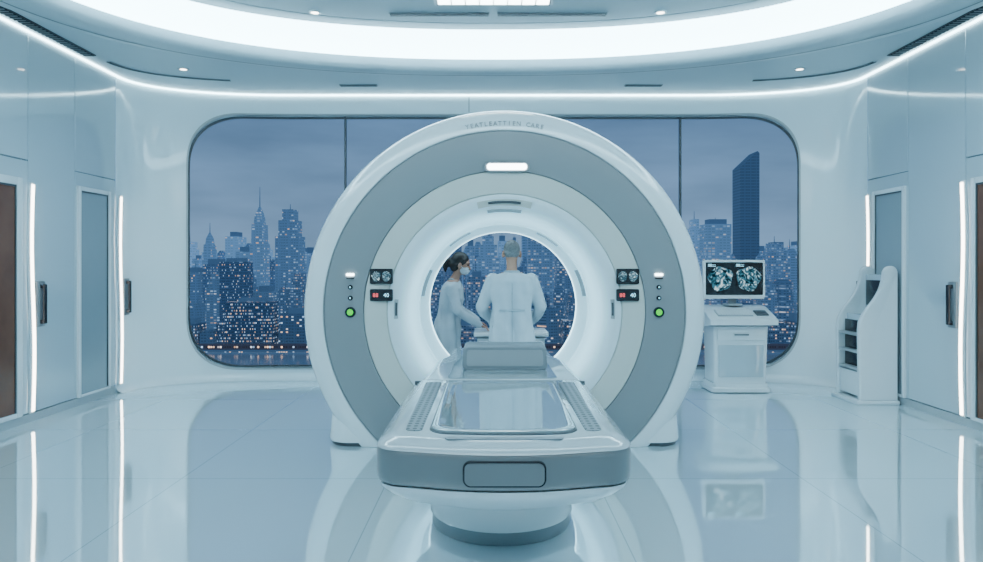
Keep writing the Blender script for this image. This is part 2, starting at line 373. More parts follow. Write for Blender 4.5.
def side(sg, nm):
    def bx(bm, xa, xb, *r, **k):
        xa, xb = sorted((sg*xa, sg*xb)); box(bm, xa, xb, *r, **k)
    L_ = sg < 0
    seam_y = 7.10 if L_ else 6.94
    b = B(); bx(b, WX+.03, WX+.2, -2.0, YC+.02, 0, 4.15)
    w = tag(obj('wall_'+nm, b, M['gap'], smooth=False), '%s side wall clad in glossy pale panels' % nm, 'wall', kind='structure')
    g = 0.004
    cols = [(-2.0, 0.2, 0), (0.2, 2.2, 0), (2.2, 4.2, 0), (4.2, 5.6, 0), (5.6, seam_y, 1), (seam_y, 7.9, 0), (7.9, YC, 1)]
    for y0, y1, dr in cols:
        for z0, z1 in ([(0.09, 2.66), (2.66, 3.97)] if dr else [(0.09, 3.97)]):
            b = B(); bx(b, WX, WX+.04, y0+g, y1-g, z0+g, z1-g, bev=0.004, seg=1)
            obj('wall_panel', b, M['panel'], w)
    b = B(); bx(b, WX-.0, WX+.03, -2.0, YC, 0.0, 0.085)
    tag(obj('baseboard_'+nm, b, M['lightg']), 'low grey plinth at the foot of the %s panelled wall' % nm, 'baseboard', kind='structure')
    n0 = 1 if L_ else 3
    def door(num, y0, y1, z1, fw, gm, label):
        b = B()
        for a in ((y0, y0+fw, .09, z1), (y1-fw, y1, .09, z1), (y0+fw, y1-fw, z1-fw, z1), (y0+fw, y1-fw, .09, .09+fw*.6)):
            bx(b, WX-.03, WX+.005, a[0], a[1], a[2], a[3], bev=0.006, seg=2)
        d = tag(obj('door_%d' % num, b, M['white']), label, 'door', kind='structure')
        b = B(); bx(b, WX-.012, WX+.004, y0+fw, y1-fw, .09+fw*.6, z1-fw)
        obj('glass_panel', b, gm, d)
        b = B()
        for a in ((y0+fw-.0, y0+fw+.018, .13, z1-fw), (y1-fw-.018, y1-fw, .13, z1-fw), (y0+fw, y1-fw, z1-fw-.018, z1-fw)):
            bx(b, WX-.02, WX-.01, *a)
        obj('door_edge', b, M['darkg'], d)
        return d
    if L_: door(n0, 5.85, 6.98, 2.47, 0.08, M['brown'], 'tall dark brown glass door in white frame at the left edge')
    else: door(n0, 5.70, 6.83, 2.45, 0.06, M['brown'], 'tall dark brown glass door in white frame at the right edge')
    door(n0+1, 7.93, 8.60, 2.50, 0.05, M['doorglass'], 'narrow grey glass door between two light strips, %s wall' % nm)
    for y, dist, z1 in ((7.14 if L_ else 6.96, 'near', 2.44), (8.83 if L_ else 8.71, 'far', 2.48)):
        t = empty('wall_light', (sg*(WX-.02), y, .09), 'slim glowing vertical light strip on %s wall beside the %s door' % (nm, 'brown glass' if dist == 'near' else 'grey glass'), 'light', 'vertical wall light strips')
        b = B(); nn = 24
        rings = []
        xb = WX if y < YC else WX-.006
        for k in range(nn+1):
            z = .09+(z1-.09)*k/nn; of = 0.02*math.sin(PI*k/nn*2)
            rings.append([(sg*(xb-dx), y+of+dy, z) for dx, dy in ((0.002, -.035), (.02, -.03), (.024, 0), (.02, .03), (.002, .035))])
        loft(b, rings); obj('housing', b, M['white'], t)
        b = B(); rings = []
        for k in range(nn+1):
            z = .11+(z1-.13)*k/nn; of = 0.02*math.sin(PI*k/nn*2)
            rings.append([(sg*(xb-dx), y+of+dy, z) for dx, dy in ((0.02, -.02), (.034, -.014), (.037, 0), (.034, .014), (.02, .02))])
        loft(b, rings); obj('light_tube', b, M['led'], t)
    for y, dist in ((7.28 if L_ else 7.12, 'near'), (8.95 if L_ else 8.86, 'far')):
        sx = WX
        if y > YC: sx, y = plan(SMAX-(y-YC))
        t = empty('pull_handle', (sg*sx, y, .95), 'dark grey vertical pull handle on %s wall next to the %s light strip' % (nm, dist), 'handle', 'wall pull handles')
        b = B(); bx(b, sx-.02, sx+.03, y-.07, y+.07, .96, 1.43, bev=0.010); obj('back_plate', b, M['midg'], t)
        b = B(); bx(b, sx-.07, sx-.045, y-.025, y+.025, .99, 1.40, bev=0.01)
        bx(b, sx-.06, sx-.015, y-.02, y+.02, .99, 1.03, bev=0.006); bx(b, sx-.06, sx-.015, y-.02, y+.02, 1.36, 1.40, bev=0.006)
        obj('grip', b, M['black'], t)
side(-1, 'left'); side(1, 'right')

# ------------------------------------------------------------------ ceiling
CY = 5.5
def sup(a, bb, th, n=2.3):
    c, s = math.cos(th), math.sin(th)
    return (a*math.copysign(abs(c)**(2/n), c), CY+bb*math.copysign(abs(s)**(2/n), s))
NA = 256
TH = [2*PI*i/NA for i in range(NA)]
roomp = [plan(s) for s in [SMAX*i/200 for i in range(-200, 201)]]
poly = [(-WX, -2.0)]+roomp+[(WX, -2.0)]
def to_room(px, py):
    dx, dy = px, py-CY; best = None
    for (x0, y0), (x1, y1) in zip(poly, poly[1:]+poly[:1]):
        ex, ey = x1-x0, y1-y0; den = dx*ey-dy*ex
        if abs(den) < 1e-12: continue
        t = ((x0)*ey-(y0-CY)*ex)/den; u = ((x0)*dy-(y0-CY)*dx)/den
        if t > 0 and -1e-6 <= u <= 1+1e-6 and (best is None or t < best): best = t
    return (px*best, CY+(py-CY)*best)
AO, BO = 4.12, 2.9
edge = [sup(AO*1.10, BO*1.10, t) for t in TH]
room = [to_room(*p) for p in edge]
def clampk(a, bb, z): return [(*sup(a, bb, t), z) for t in TH]
b = B()
rr = [[(x, y, HC) for x, y in room]]
rr.append([((a[0]+c[0])/2, (a[1]+c[1])/2, HC) for a, c in zip(room, edge)])
rr.append([(x, y, HC) for x, y in edge])
for kk, z in ((1.095, 3.935), (1.08, 3.925), (1.0, 3.915), (0.985, 3.925), (0.978, 3.96), (0.98, 4.05), (1.0, 4.06), (1.06, 4.07)): rr.append(clampk(AO*kk, BO*kk, z))
loft(b, rr, False, False)
cl = tag(obj('ceiling', b, M['ceil'], ang=50), 'pale soffit ring ceiling with a big oval opening', 'ceiling', kind='structure')
b = B(); loft(b, [clampk(AO*1.062, BO*1.062, 3.918), clampk(AO*1.056, BO*1.056, 3.918)], False, False); obj('groove', b, M['midg'], cl)
AD, BD = 3.70, 2.42
b = B()
loft(b, [clampk(AO*1.06, BO*1.06, 4.07), clampk(AO*1.06, BO*1.06, 4.3), clampk(AO*1.02, BO*1.02, 4.45), clampk(AO*.96, BO*.95, 4.52), clampk(AD*.97, BD*.97, 4.50)], False, False)
tag(obj('cove_light', b, M['glow'], ang=80), 'broad oval band of white light recessed in the ceiling', 'ceiling light')
b = B()
loft(b, [clampk(AD*.97, BD*.97, 4.50), clampk(AD*1.0, BD*1.0, 4.46), clampk(AD, BD, 4.27), clampk(AD*.99, BD*.985, 4.25), clampk(AD*.92, BD*.90, 4.25), clampk(AD*.92, BD*.90, 4.28), clampk(AD*.915, BD*.893, 4.28), clampk(AD*.915, BD*.893, 4.25), clampk(AD*.5, BD*.5, 4.25), clampk(AD*.1, BD*.1, 4.25)], False, True)
tag(obj('ceiling.001', b, M['disc'], ang=40), 'oval grey ceiling panel inside the glowing cove', 'ceiling', kind='structure')
b = B()
A = [SMAX*i/160 for i in range(-160, 161)]
pts = [(-WX+.03, -1.95)]+[plan(s, -.03) for s in A]+[(WX-.03, -1.95)]
pt2 = [(-WX+.005, -1.95)]+[plan(s, -.005) for s in A]+[(WX-.005, -1.95)]
loft(b, [[(x, y, 3.966) for x, y in pts], [(x, y, 3.952) for x, y in pts], [(x, y, 3.952) for x, y in pt2]], closed=False)
tag(obj('cove_light', b, M['strip'], ang=80), 'thin glowing line where the walls meet the ceiling', 'ceiling light')
def downlight(x, y, z, lab):
    t = empty('downlight', (x, y, z), lab, 'ceiling light', 'small round ceiling downlights')
    b = B(); zlathe(b, [(.065, z), (.065, z-.012), (.042, z-.012), (.042, z-.002)], x, y, 32, False); obj('rim', b, M['white'], t)
    b = B(); zlathe(b, [(.041, z-.002), (.041, z-.006)], x, y, 24); obj('bulb', b, M['led'], t)
downlight(-1.85, 7.33, 4.25, 'small round downlight left of the ceiling slot vents')
downlight(1.77, 7.33, 4.25, 'small round downlight right of the ceiling slot vents')
downlight(-3.72, 8.45, HC, 'small round downlight in the left corner of the soffit')
downlight(3.72, 8.45, HC, 'small round downlight in the right corner of the soffit')
def slot(x0, x1, y0, y1, z, lab):
    t = empty('ceiling_vent', ((x0+x1)/2, (y0+y1)/2, z), lab, 'vent', 'slot vents in the ceiling')
    b = B(); box(b, x0, x1, y0, y1, z-.012, z-.001, bev=.003, seg=1); obj('frame', b, M['midg'], t)
    b = B(); box(b, x0+.015, x1-.015, y0+.012, y1-.012, z-.016, z-.011); obj('slot', b, M['black'], t)
slot(-1.08, -.02, 7.34, 7.43, 4.25, 'long dark slot vent on the left of the oval ceiling panel')
slot(.06, 1.22, 7.34, 7.43, 4.25, 'long dark slot vent on the right of the oval ceiling panel')
slot(-2.0, -1.5, 9.18, 9.26, HC, 'short dark slot vent in the soffit above left of the scanner')
slot(1.75, 2.25, 9.18, 9.26, HC, 'short dark slot vent in the soffit above right of the scanner')
for sg, nm in ((-1, 'left'), (1, 'right')):      # slotted corner vents with crosswise fins
    t = empty('ceiling_vent', (sg*4.53, 7.1, HC), 'long dark finned vent at the top of the %s panelled wall' % nm, 'vent', 'finned vents beside the side walls')
    xa, xb = sorted((sg*4.46, sg*4.60))
    b = B(); box(b, xa, xb, 6.2, 7.9, HC-.012, HC-.001, bev=.003, seg=1); obj('frame', b, M['darkg'], t)
    b = B(); box(b, xa+.012, xb-.012, 6.215, 7.885, HC-.016, HC-.011); obj('slot', b, M['black'], t)
    b = B()
    for i in range(28): y = 6.24+i*.06; box(b, xa+.014, xb-.014, y, y+.012, HC-.024, HC-.014)
    obj('fins', b, M['midg'], t)
    t = empty('ceiling_vent', (sg*4.0, 8.6, HC), 'curved thin slot vent following the %s corner of the soffit' % nm, 'vent', 'curved corner slot vents')
    P0, P1, P2 = Vector((4.46, 8.15)), Vector((4.42, 8.78)), Vector((3.35, 8.98)); L = []
    for i in range(25):
        q = i/24; L.append(P0*(1-q)**2+P1*2*q*(1-q)+P2*q*q)
    for w_, zz, nm2, mm in ((.03, HC-.008, 'frame', 'midg'), (.016, HC-.012, 'slot', 'black')):
        b = B(); A1, A2 = [], []
        for i, p in enumerate(L):
            tt = (L[min(24, i+1)]-L[max(0, i-1)]).normalized(); nn = Vector((-tt.y, tt.x))*w_
            A1.append((sg*(p.x+nn.x), p.y+nn.y)); A2.append((sg*(p.x-nn.x), p.y-nn.y))
        loft(b, [[(*p, HC-.0005) for p in A1], [(*p, zz) for p in A1], [(*p, zz) for p in A2], [(*p, HC-.0005) for p in A2]], closed=False)
        obj(nm2, b, M[mm], t)
t = empty('ceiling_panel_light', (.02, 6.75, 4.25), 'rectangular louvred light panel at the top middle of the ceiling', 'ceiling light')
b = B(); box(b, -.58, .62, 6.60, 7.08, 4.225, 4.249, bev=.005, seg=1); obj('frame', b, M['white'], t)
b = B(); box(b, -.54, .58, 6.64, 7.04, 4.218, 4.226); obj('diffuser', b, M['lamp'], t)
b = B()
for i in range(9): x = -.54+1.12*i/8; box(b, x-.006, x+.006, 6.64, 7.04, 4.205, 4.22)
obj('louvre', b, M['midg'], t)

# ------------------------------------------------------------------ scanner
GX, GZ = 0.115, 1.19
sc = empty('mri_scanner', (GX, 6.65, 0), 'huge round white and grey medical scanner with a glowing open bore', 'scanner')
def rev(name, prof, m, parent=sc, a0=0, a1=2*PI, n=160, clip=True, ang=40):
    b = B(); revolve(b, prof, GX, GZ, a0, a1, n)
    if clip: clip_floor(b)
    return obj(name, b, m, parent, ang=ang)
rev('outer_shell', [(1.59, 6.20), (1.59, 6.143), (1.60, 6.135), (1.67, 6.14), (1.72, 6.158), (1.76, 6.195), (1.785, 6.245), (1.80, 6.30), (1.812, 6.42), (1.815, 6.6), (1.81, 6.86), (1.79, 6.98), (1.74, 7.06), (1.64, 7.11), (1.45, 7.14), (0.87, 7.17), (0.77, 7.165), (0.742, 7.15)], M['shell'])
rev('grey_ring', [(1.587, 6.20), (1.587, 6.150), (1.58, 6.143), (1.26, 6.158), (1.245, 6.163), (1.241, 6.172), (1.241, 6.2)], M['ring'])
rev('face_ring', [(1.239, 6.21), (1.239, 6.174), (1.234, 6.168), (1.06, 6.185), (1.045, 6.19), (1.037, 6.205)], M['cream'])
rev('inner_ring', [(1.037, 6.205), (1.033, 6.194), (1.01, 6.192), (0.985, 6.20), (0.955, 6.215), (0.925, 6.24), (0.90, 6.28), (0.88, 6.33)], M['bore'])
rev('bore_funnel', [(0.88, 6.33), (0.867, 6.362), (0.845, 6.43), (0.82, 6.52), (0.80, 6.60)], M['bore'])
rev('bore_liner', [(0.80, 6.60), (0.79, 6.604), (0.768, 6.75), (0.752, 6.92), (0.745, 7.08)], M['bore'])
rev('rear_light_ring', [(0.745, 7.08), (0.742, 7.12), (0.742, 7.15)], M['boreglow'], ang=80)
rev('seam_ring', [(1.5925, 6.1375), (1.587, 6.143)], M['seamg'])
def arcplate(a, w, r0, y0, r1, y1, m, name, lift=0.006):
    b = B()
    P = [(r0, y0+0.01), (r0-lift, y0-.004), (r1-lift, y1-.004), (r1, y1+.01)]
    revolve(b, P, GX, GZ, a-w/2, a+w/2, 16); return obj(name, b, m, sc)
arcplate(PI/2, 0.50, 1.00, 6.196, 0.945, 6.225, M['cream'], 'control_arc')
arcplate(PI/2, 0.30, 0.985, 6.196, 0.970, 6.205, M['darkg'], 'control_buttons', 0.012)
arcplate(PI/2, 0.34, 0.915, 6.25, 0.895, 6.29, M['lightg'], 'sensor', 0.01)
for a in (0.02, PI-0.02):
    arcplate(a, 0.18, 0.985, 6.20, 0.955, 6.215, M['lightg'], 'side_vent', 0.01)
    arcplate(a, 0.12, 0.978, 6.198, 0.965, 6.206, M['darkg'], 'side_vent', 0.014)
for a in (PI*.10, PI*.90):
    arcplate(a, 0.34, 0.80, 6.62, 0.778, 6.74, M['lightg'], 'liner_panel', 0.012)
for a in (PI*.32, PI*.68):
    arcplate(a, 0.30, 0.80, 6.62, 0.785, 6.70, M['white'], 'liner_panel', 0.012)
b = B(); plate_xz(b, GX+.02, GZ+1.27, .41, .090, .043, 6.13, 6.175, .006); lm = obj('lamp_bezel', b, M['midg'], sc)
b = B(); plate_xz(b, GX+.02, GZ+1.27, .35, .056, .025, 6.118, 6.135, .004); obj('lamp_lens', b, M['lamp'], lm)
txt = 'YEATLEATTIEN CARE'
for i, ch in enumerate(txt):
    if ch == ' ': continue
    a = PI/2-(i-(len(txt)-1)/2)*0.0250; r = 1.634
    T = Matrix.Translation((GX+r*math.cos(a), 6.134, GZ+r*math.sin(a))) @ Matrix.Rotation(-(a-PI/2), 4, 'Y') @ TX
    b = B(); text_bm(b, ch, 0.055, T, .003); obj('letter', b, M['midg'], sc, smooth=False)
for sg in (-1, 1):
    X = GX+sg*1.085
    b = B(); plate_xz(b, X, 1.50, .20, .135, .012, 6.155, 6.19, .004); d = obj('display', b, M['black'], sc)
    for k in (-1, 1):
        b = B(); pts = [(X+k*.045+.038*math.cos(t)*(1+.12*math.sin(3*t+k)), 6.153, 1.50+.045*math.sin(t)) for t in [2*PI*i/28 for i in range(28)]]
        b.faces.new([b.verts.new(p) for p in pts]); bmesh.ops.solidify(b, geom=b.faces[:], thickness=0.002); obj('scan_image', b, M['scans'], d)
    b = B(); plate_xz(b, X, 1.335, .20, .105, .012, 6.155, 6.19, .004); d = obj('display', b, M['black'], sc)
    b = B(); text_bm(b, '88', .05, Matrix.Translation((X-.05, 6.153, 1.318)) @ TX, .0006); obj('digits', b, M['red'], d, smooth=False)
    b = B(); text_bm(b, '40', .05, Matrix.Translation((X+.045, 6.153, 1.318)) @ TX, .0006); obj('digits', b, M['blue'], d, smooth=False)
    X = GX+sg*1.355
    b = B(); plate_xz(b, X, 1.515, .07, .022, .01, 6.135, 6.16, .003); obj('indicator_light', b, M['lamp'], sc)
    b = B(); plate_xz(b, X, 1.485, .07, .012, .005, 6.137, 6.16, .003); obj('indicator_light', b, M['black'], sc)
    for z in (1.405, 1.31):
        b = B(); cyl(b, (X, 6.16, z), (X, 6.135, z), .022, 20, .019); bt = obj('button', b, M['black'], sc)
        b = B(); cyl(b, (X, 6.136, z), (X, 6.132, z), .007, 14); obj('button_dot', b, M['blue'], bt)
    b = B(); cyl(b, (X, 6.16, 1.185), (X, 6.135, 1.185), .048, 28, .045); k = obj('power_button', b, M['black'], sc)
    b = B(); cyl(b, (X, 6.136, 1.185), (X, 6.126, 1.185), .029, 24, .024); obj('lit_cap', b, M['green'], k)
for sg in (-1, 1):
    def fo(z, out, fr, r=.20):
        p = round_poly([(1.1, fr), (out, fr), (out, 7.04), (1.1, 7.04)], [.05, r, .12, .05], 12)
        return [(GX+sg*x, y, z) for x, y in p]
    b = B(); loft(b, [fo(.035, 1.572, 6.155), fo(.06, 1.576, 6.15), fo(.14, 1.566, 6.155), fo(.30, 1.557, 6.162), fo(.42, 1.553, 6.170), fo(.50, 1.54, 6.185), fo(.56, 1.50, 6.22), fo(.585, 1.45, 6.27)]); obj('foot', b, M['shell'], sc)
    b = B(); loft(b, [fo(0.001, 1.556, 6.17), fo(0.035, 1.556, 6.17)]); obj('foot_plinth', b, M['darkg'], sc)
b = B(); box(b, GX-1.33, GX+1.33, 6.20, 7.05, .001, .03, bev=.005, seg=1); obj('base_skirt', b, M['darkg'], sc)

# ------------------------------------------------------------------ table
TXC = 0.060
tb = empty('scanner_table', (TXC, 4.5, 0), 'sliding patient table with a glossy top on a round pedestal before the scanner', 'patient table')
def outl(z, ins, y1=5.03, hf=.625, hr=.625):
    p = round_poly([(0, 3.19+ins), (hf-ins, 3.34+ins), (hr-ins, y1), (-hr+ins, y1), (-hf+ins, 3.34+ins)], [1.9, .15, .02, .02, .15], 12)
    return [(TXC+x, y, z) for x, y in p]
b = B(); loft(b, [outl(.720, 0), outl(.737, .008), outl(.75, .03), outl(.765, .055), outl(.772, .075)]); obj('tabletop', b, M['tabtop'], tb)
b = B(); loft(b, [outl(.545, .03), outl(.555, .010), outl(.58, .002), outl(.61, 0), outl(.69, 0), outl(.712, .003), outl(.718, .008)]); obj('bumper', b, M['tabface'], tb)
b = B(); loft(b, [outl(.716, .008), outl(.722, .008)]); obj('seam', b, M['groove'], tb)
b = B(); loft(b, [outl(.541, .035), outl(.547, .035)]); obj('seam', b, M['groove'], tb)
b = B(); loft(b, [outl(.39, .25), outl(.40, .20), outl(.435, .12), outl(.48, .06), outl(.52, .022), outl(.543, .015)]); obj('underside', b, M['tabunder'], tb)
def fy(x): return 3.195+0.15*max(0, abs(x)-.02)/.62*0.66
def pill(bm, w, h, r, d0, d1):
    base = round_poly([(-w/2, .636-h/2), (w/2, .636-h/2), (w/2, .636+h/2), (-w/2, .636+h/2)], [r]*4, 8)
    loft(bm, [[(TXC+x, fy(x)+d1, z) for x, z in base], [(TXC+x, fy(x)+d0, z) for x, z in base]])
b = B(); pill(b, .385, .118, .035, .0, .06); hb = obj('hatch_surround', b, M['black'], tb)
b = B(); pill(b, .368, .102, .028, -.006, .05); obj('hatch', b, M['tabface'], hb)
def pado(z, hw, y0, y1, r=.12, fb=.035):
    return [(TXC+x, y, z) for x, y in round_poly([(0, y0-fb), (hw, y0), (hw, y1), (-hw, y1), (-hw, y0)], [1.2, r, r, r, r], 12)]
b = B(); loft(b, [pado(.765, .372, 3.43, 4.93), pado(.776, .372, 3.43, 4.93), pado(.778, .367, 3.435, 4.925)]); obj('pad_groove', b, M['groove'], tb)
b = B(); loft(b, [pado(.77, .362, 3.445, 4.915), pado(.786, .362, 3.445, 4.915), pado(.79, .352, 3.455, 4.905), pado(.784, .32, 3.50, 4.87), pado(.782, .30, 3.52, 4.85)]); obj('pad', b, M['pad'], tb)
for sg in (-1, 1):
    b = B()
    pp = [(TXC+sg*x, y) for x, y in round_poly([(.41, 3.48), (.49, 3.50), (.52, 4.93), (.41, 4.93)], [.03]*4, 6)]
    loft(b, [[(x, y, .768) for x, y in pp], [(x, y, .7765) for x, y in pp]])
    obj('perforated_strip', b, M['perf'], tb, smooth=False)
b = B(); loft(b, [[(TXC+x, y, z) for x, y in round_poly([(-.27, 3.315), (.27, 3.315), (.29, 3.36), (-.29, 3.36)], [.01]*4, 3)] for z in (.77, .776)]); obj('label_strip', b, M['midg'], tb)
def rear(z, ins):
    return [(TXC+.02+x, y, z) for x, y in round_poly([(-.60+ins, 5.05), (.60-ins, 5.05), (.56-ins, 6.2), (.48-ins, 6.5), (.48-ins, 7.0), (-.48+ins, 7.0), (-.48+ins, 6.5), (-.56+ins, 6.2)], [.02, .02, .2, .2, .05, .05, .2, .2], 6)]
b = B(); loft(b, [rear(.66, .03), rear(.675, 0), rear(.74, 0), rear(.76, .02), rear(.772, .06)]); obj('rear_section', b, M['tabtop'], tb)
b = B()
loft(b, [[(TXC+.02+x, y, z) for x, y in round_poly([(-.40, 5.09), (.40, 5.09), (.37, 6.9), (-.37, 6.9)], [.05]*4, 6)] for z in (.765, .780)]); obj('cradle_pad', b, M['pad'], tb)
b = B(); box(b, TXC-.61, TXC+.61, 5.028, 5.052, .66, .764); obj('gap_seal', b, M['groove'], tb)
b = B(); box(b, TXC-.28, TXC+.28, 4.6, 6.95, .57, .675, bev=.02); obj('rail', b, M['midg'], tb)
b = B(); zlathe(b, [(.44, .40), (.442, .30), (.442, .09), (.435, .08)], TXC, 4.40, 96); obj('pedestal', b, M['pedest'], tb)
b = B(); zlathe(b, [(.43, .085), (.43, .02), (.42, .001)], TXC, 4.40, 96); obj('pedestal_base', b, M['midg'], tb)
hd = empty('head_cushion', (GX-.01, 5.62, .782), 'boxy grey head cushion on the table just before the bore', 'cushion')
b = B()
prof = round_poly([(-.335, .782), (.335, .782), (.325, .965), (-.325, .965)], [.03, .03, .035, .035], 6)
loft(b, [[(GX-.01+x*s_, y, .782+(z-.782)*s_) for x, z in prof] for y, s_ in ((5.47, .95), (5.485, 1), (5.80, 1), (5.815, .96))])
obj('body', b, M['head'], hd)
b = B(); prof2 = round_poly([(-.30, .81), (.30, .81), (.295, .935), (-.295, .935)], [.02]*4, 5)
loft(b, [[(GX-.01+x, y, z) for x, z in prof2] for y in (5.472, 5.463)]); obj('front_panel', b, M['head2'], hd)

# ------------------------------------------------------------------ worktable behind the scanner
wt = empty('work_table', (.19, 8.05, 0), 'low white work table behind the scanner where two people stand', 'table')
b = B(); box(b, -.20, .64, 7.80, 8.37, .80, .85, bev=.015); obj('tabletop', b, M['white'], wt)
b = B(); box(b, -.16, .60, 7.85, 8.32, .25, .775, bev=.01); cab = obj('cabinet', b, M['panel'], wt)
for x in (-.15, .23):
    b = B(); box(b, x+.01, x+.36, 7.835, 7.852, .29, .75, bev=.005); obj('door', b, M['white'], cab)
for x in (-.15, .55):
    for y in (7.86, 8.27):
        b = B(); box(b, x, x+.04, y, y+.04, .001, .26); obj('leg', b, M['metal'], wt)
b = B(); box(b, -.17, .61, 7.86, 8.32, .775, .805); obj('apron', b, M['midg'], wt)

# ------------------------------------------------------------------ workstation console (right)
cx, cy = 3.12, 8.98
ws = empty('workstation', (cx, cy, 0), 'white workstation pedestal with sloped control desk right of the scanner', 'workstation')
def rr_xy(x0, x1, y0, y1, z, r=.04, seg=6): return [(x, y, z) for x, y in round_poly([(x0, y0), (x1, y0), (x1, y1), (x0, y1)], [r]*4, seg)]
b = B(); loft(b, [rr_xy(cx-.37, cx+.37, cy-.26, cy+.24, z_) for z_ in (.012, .06)]+[rr_xy(cx-.345, cx+.345, cy-.235, cy+.22, .075), rr_xy(cx-.345, cx+.345, cy-.235, cy+.22, .12)]); obj('base', b, M['white'], ws)
for x in (-.3, .3):
    for y in (-.18, .18):
        b = B(); cyl(b, (cx+x, cy+y, 0.001), (cx+x, cy+y, .02), .03, 16); obj('foot', b, M['black'], ws)
b = B(); loft(b, [rr_xy(cx-.325, cx+.325, cy-.215, cy+.21, .12), rr_xy(cx-.335, cx+.335, cy-.225, cy+.21, .5), rr_xy(cx-.345, cx+.345, cy-.235, cy+.21, .83)]); bd = obj('body', b, M['white'], ws)
b = B(); box(b, cx-.28, cx+.28, cy-.236, cy-.222, .20, .60, bev=.006); obj('lower_panel', b, M['panel'], bd)
b = B(); box(b, cx-.30, cx+.30, cy-.246, cy-.23, .66, .80, bev=.006); dr = obj('drawer', b, M['white'], ws)
b = B(); box(b, cx-.09, cx+.09, cy-.262, cy-.243, .72, .74, bev=.004); obj('handle', b, M['midg'], dr)
b = B()
def desk(x, s_=0):
    return [(x, cy-.36+s_, .86+s_), (x, cy-.36+s_, .93-s_), (x, cy+.02, 1.06-s_), (x, cy+.24-s_, 1.08-s_), (x, cy+.24-s_, .83+s_), (x, cy-.2, .83+s_)]
loft(b, [desk(cx-.42, .01), desk(cx-.41), desk(cx+.41), desk(cx+.42, .01)]); obj('desk', b, M['white'], ws, ang=25)
ks = Matrix.Translation((cx, cy-.17, 1.002)) @ Matrix.Rotation(math.atan2(.13, .38), 4, 'X')
b = B(); box(b, -.30, .14, -.11, .08, -.01, .012, bev=.004, M4=ks); kb = obj('keyboard', b, M['lightg'], ws)
b = B()
for i in range(13):
    for j in range(5): box(b, -.29+i*.033, -.264+i*.033, -.10+j*.034, -.074+j*.034, .01, .02, M4=ks)
obj('keys', b, M['white'], kb, smooth=False)
b = B(); box(b, .19, .34, -.09, .06, -.01, .01, bev=.004, M4=ks); obj('touch_pad', b, M['darkg'], ws)
mo = empty('monitor', (cx, cy+.06, 1.08), 'monitor showing two blue scan images, on the white workstation', 'monitor')
b = B(); cyl(b, (cx, cy+.09, 1.081), (cx, cy+.09, 1.10), .12, 32); obj('stand_base', b, M['lightg'], mo)
b = B(); box(b, cx-.05, cx+.05, cy+.08, cy+.12, 1.09, 1.40, bev=.01); obj('stand_neck', b, M['midg'], mo)
b = B(); plate_xz(b, cx, 1.415, .80, .50, .03, cy+.015, cy+.08, .01); obj('housing', b, M['white'], mo)
b = B(); plate_xz(b, cx, 1.425, .735, .42, .012, cy+.008, cy+.03, .003); scn = obj('screen', b, M['black'], mo)
for k in (-1, 1):
    b = B(); pts = []
    for i in range(48):
        t_ = 2*PI*i/48; r = 1+.06*math.sin(5*t_+k)+.05*math.sin(3*t_)
        pts.append((cx+k*.18+.155*r*math.cos(t_), cy+.0055, 1.425+.155*r*math.sin(t_)))
    b.faces.new([b.verts.new(p) for p in pts]); bmesh.ops.solidify(b, geom=b.faces[:], thickness=.002); obj('scan_image', b, M['scan'], scn)
for k in (-1, 1):
    for i in range(4):
        b = B(); box(b, cx+k*.18-.16, cx+k*.18-.16+.05*(1+i % 2), cy+.004, cy+.008, 1.608-.009*i, 1.612-.009*i)
        obj('readout_line', b, M['blue'], scn, smooth=False)

# ------------------------------------------------------------------ rack unit against right wall
kx0, kx1, ky0, ky1 = 4.22, 4.66, 8.02, 8.58
ko = empty('dispenser_unit', (4.45, 8.3, 0), 'white curved side-panelled unit with dark slots against the right wall', 'dispenser')
PR = [(kx0+.0, .04), (kx1, .04), (kx1, 1.48)]
PR += [(kx1-.08+.08*math.cos(q), 1.51+.08*math.sin(q)) for q in [PI*i/10*.9 for i in range(0, 11)]]
b0, b1, b2, b3 = Vector((kx1-.158, 1.50)), Vector((kx1-.19, 1.22)), Vector((kx0+.06, 1.12)), Vector((kx0+.02, .99))
for i in range(13):
    q = i/12; p = b0*(1-q)**3+b1*3*q*(1-q)**2+b2*3*q*q*(1-q)+b3*q**3; PR.append((p.x, p.y))
PR += [(kx0, .95), (kx0-.01, .85), (kx0-.005, .5)]
def kp(y, s_=1.0):
    mx_, mz_ = 4.45, .7
    return [(mx_+(x-mx_)*s_, y, mz_+(z-mz_)*(1-(1-s_)*.4)) for x, z in PR]
for y in (ky0, ky1-.06):
    b = B(); loft(b, [kp(y, .95), kp(y+.012), kp(y+.048), kp(y+.06, .95)]); obj('side_panel', b, M['white'], ko)
b = B(); box(b, kx0+.10, kx1-.02, ky0+.06, ky1-.06, .05, 1.02, bev=.01); obj('body', b, M['panel'], ko)
b = B(); box(b, kx1-.11, kx1-.03, ky0+.06, ky1-.06, 1.0, 1.49, bev=.01); obj('back_panel', b, M['panel'], ko)
b = B(); box(b, kx1-.125, kx1-.108, ky0+.10, ky1-.10, 1.12, 1.42, bev=.006); obj('screen', b, M['black'], ko)
for z0, z1 in ((.80, .95), (.60, .76), (.40, .56)):
    b = B(); box(b, kx0+.08, kx0+.105, ky0+.062, ky1-.062, z0, z1, bev=.004); sl_ = obj('slot', b, M['black'], ko)
    b = B(); box(b, kx0+.0, kx0+.09, ky0+.062, ky1-.062, z0-.02, z0+.008, bev=.004); obj('shelf', b, M['lightg'], sl_)
b = B(); box(b, kx0+.02, kx0+.10, ky0+.065, ky1-.065, .08, .36, bev=.008); obj('lower_door', b, M['white'], ko)
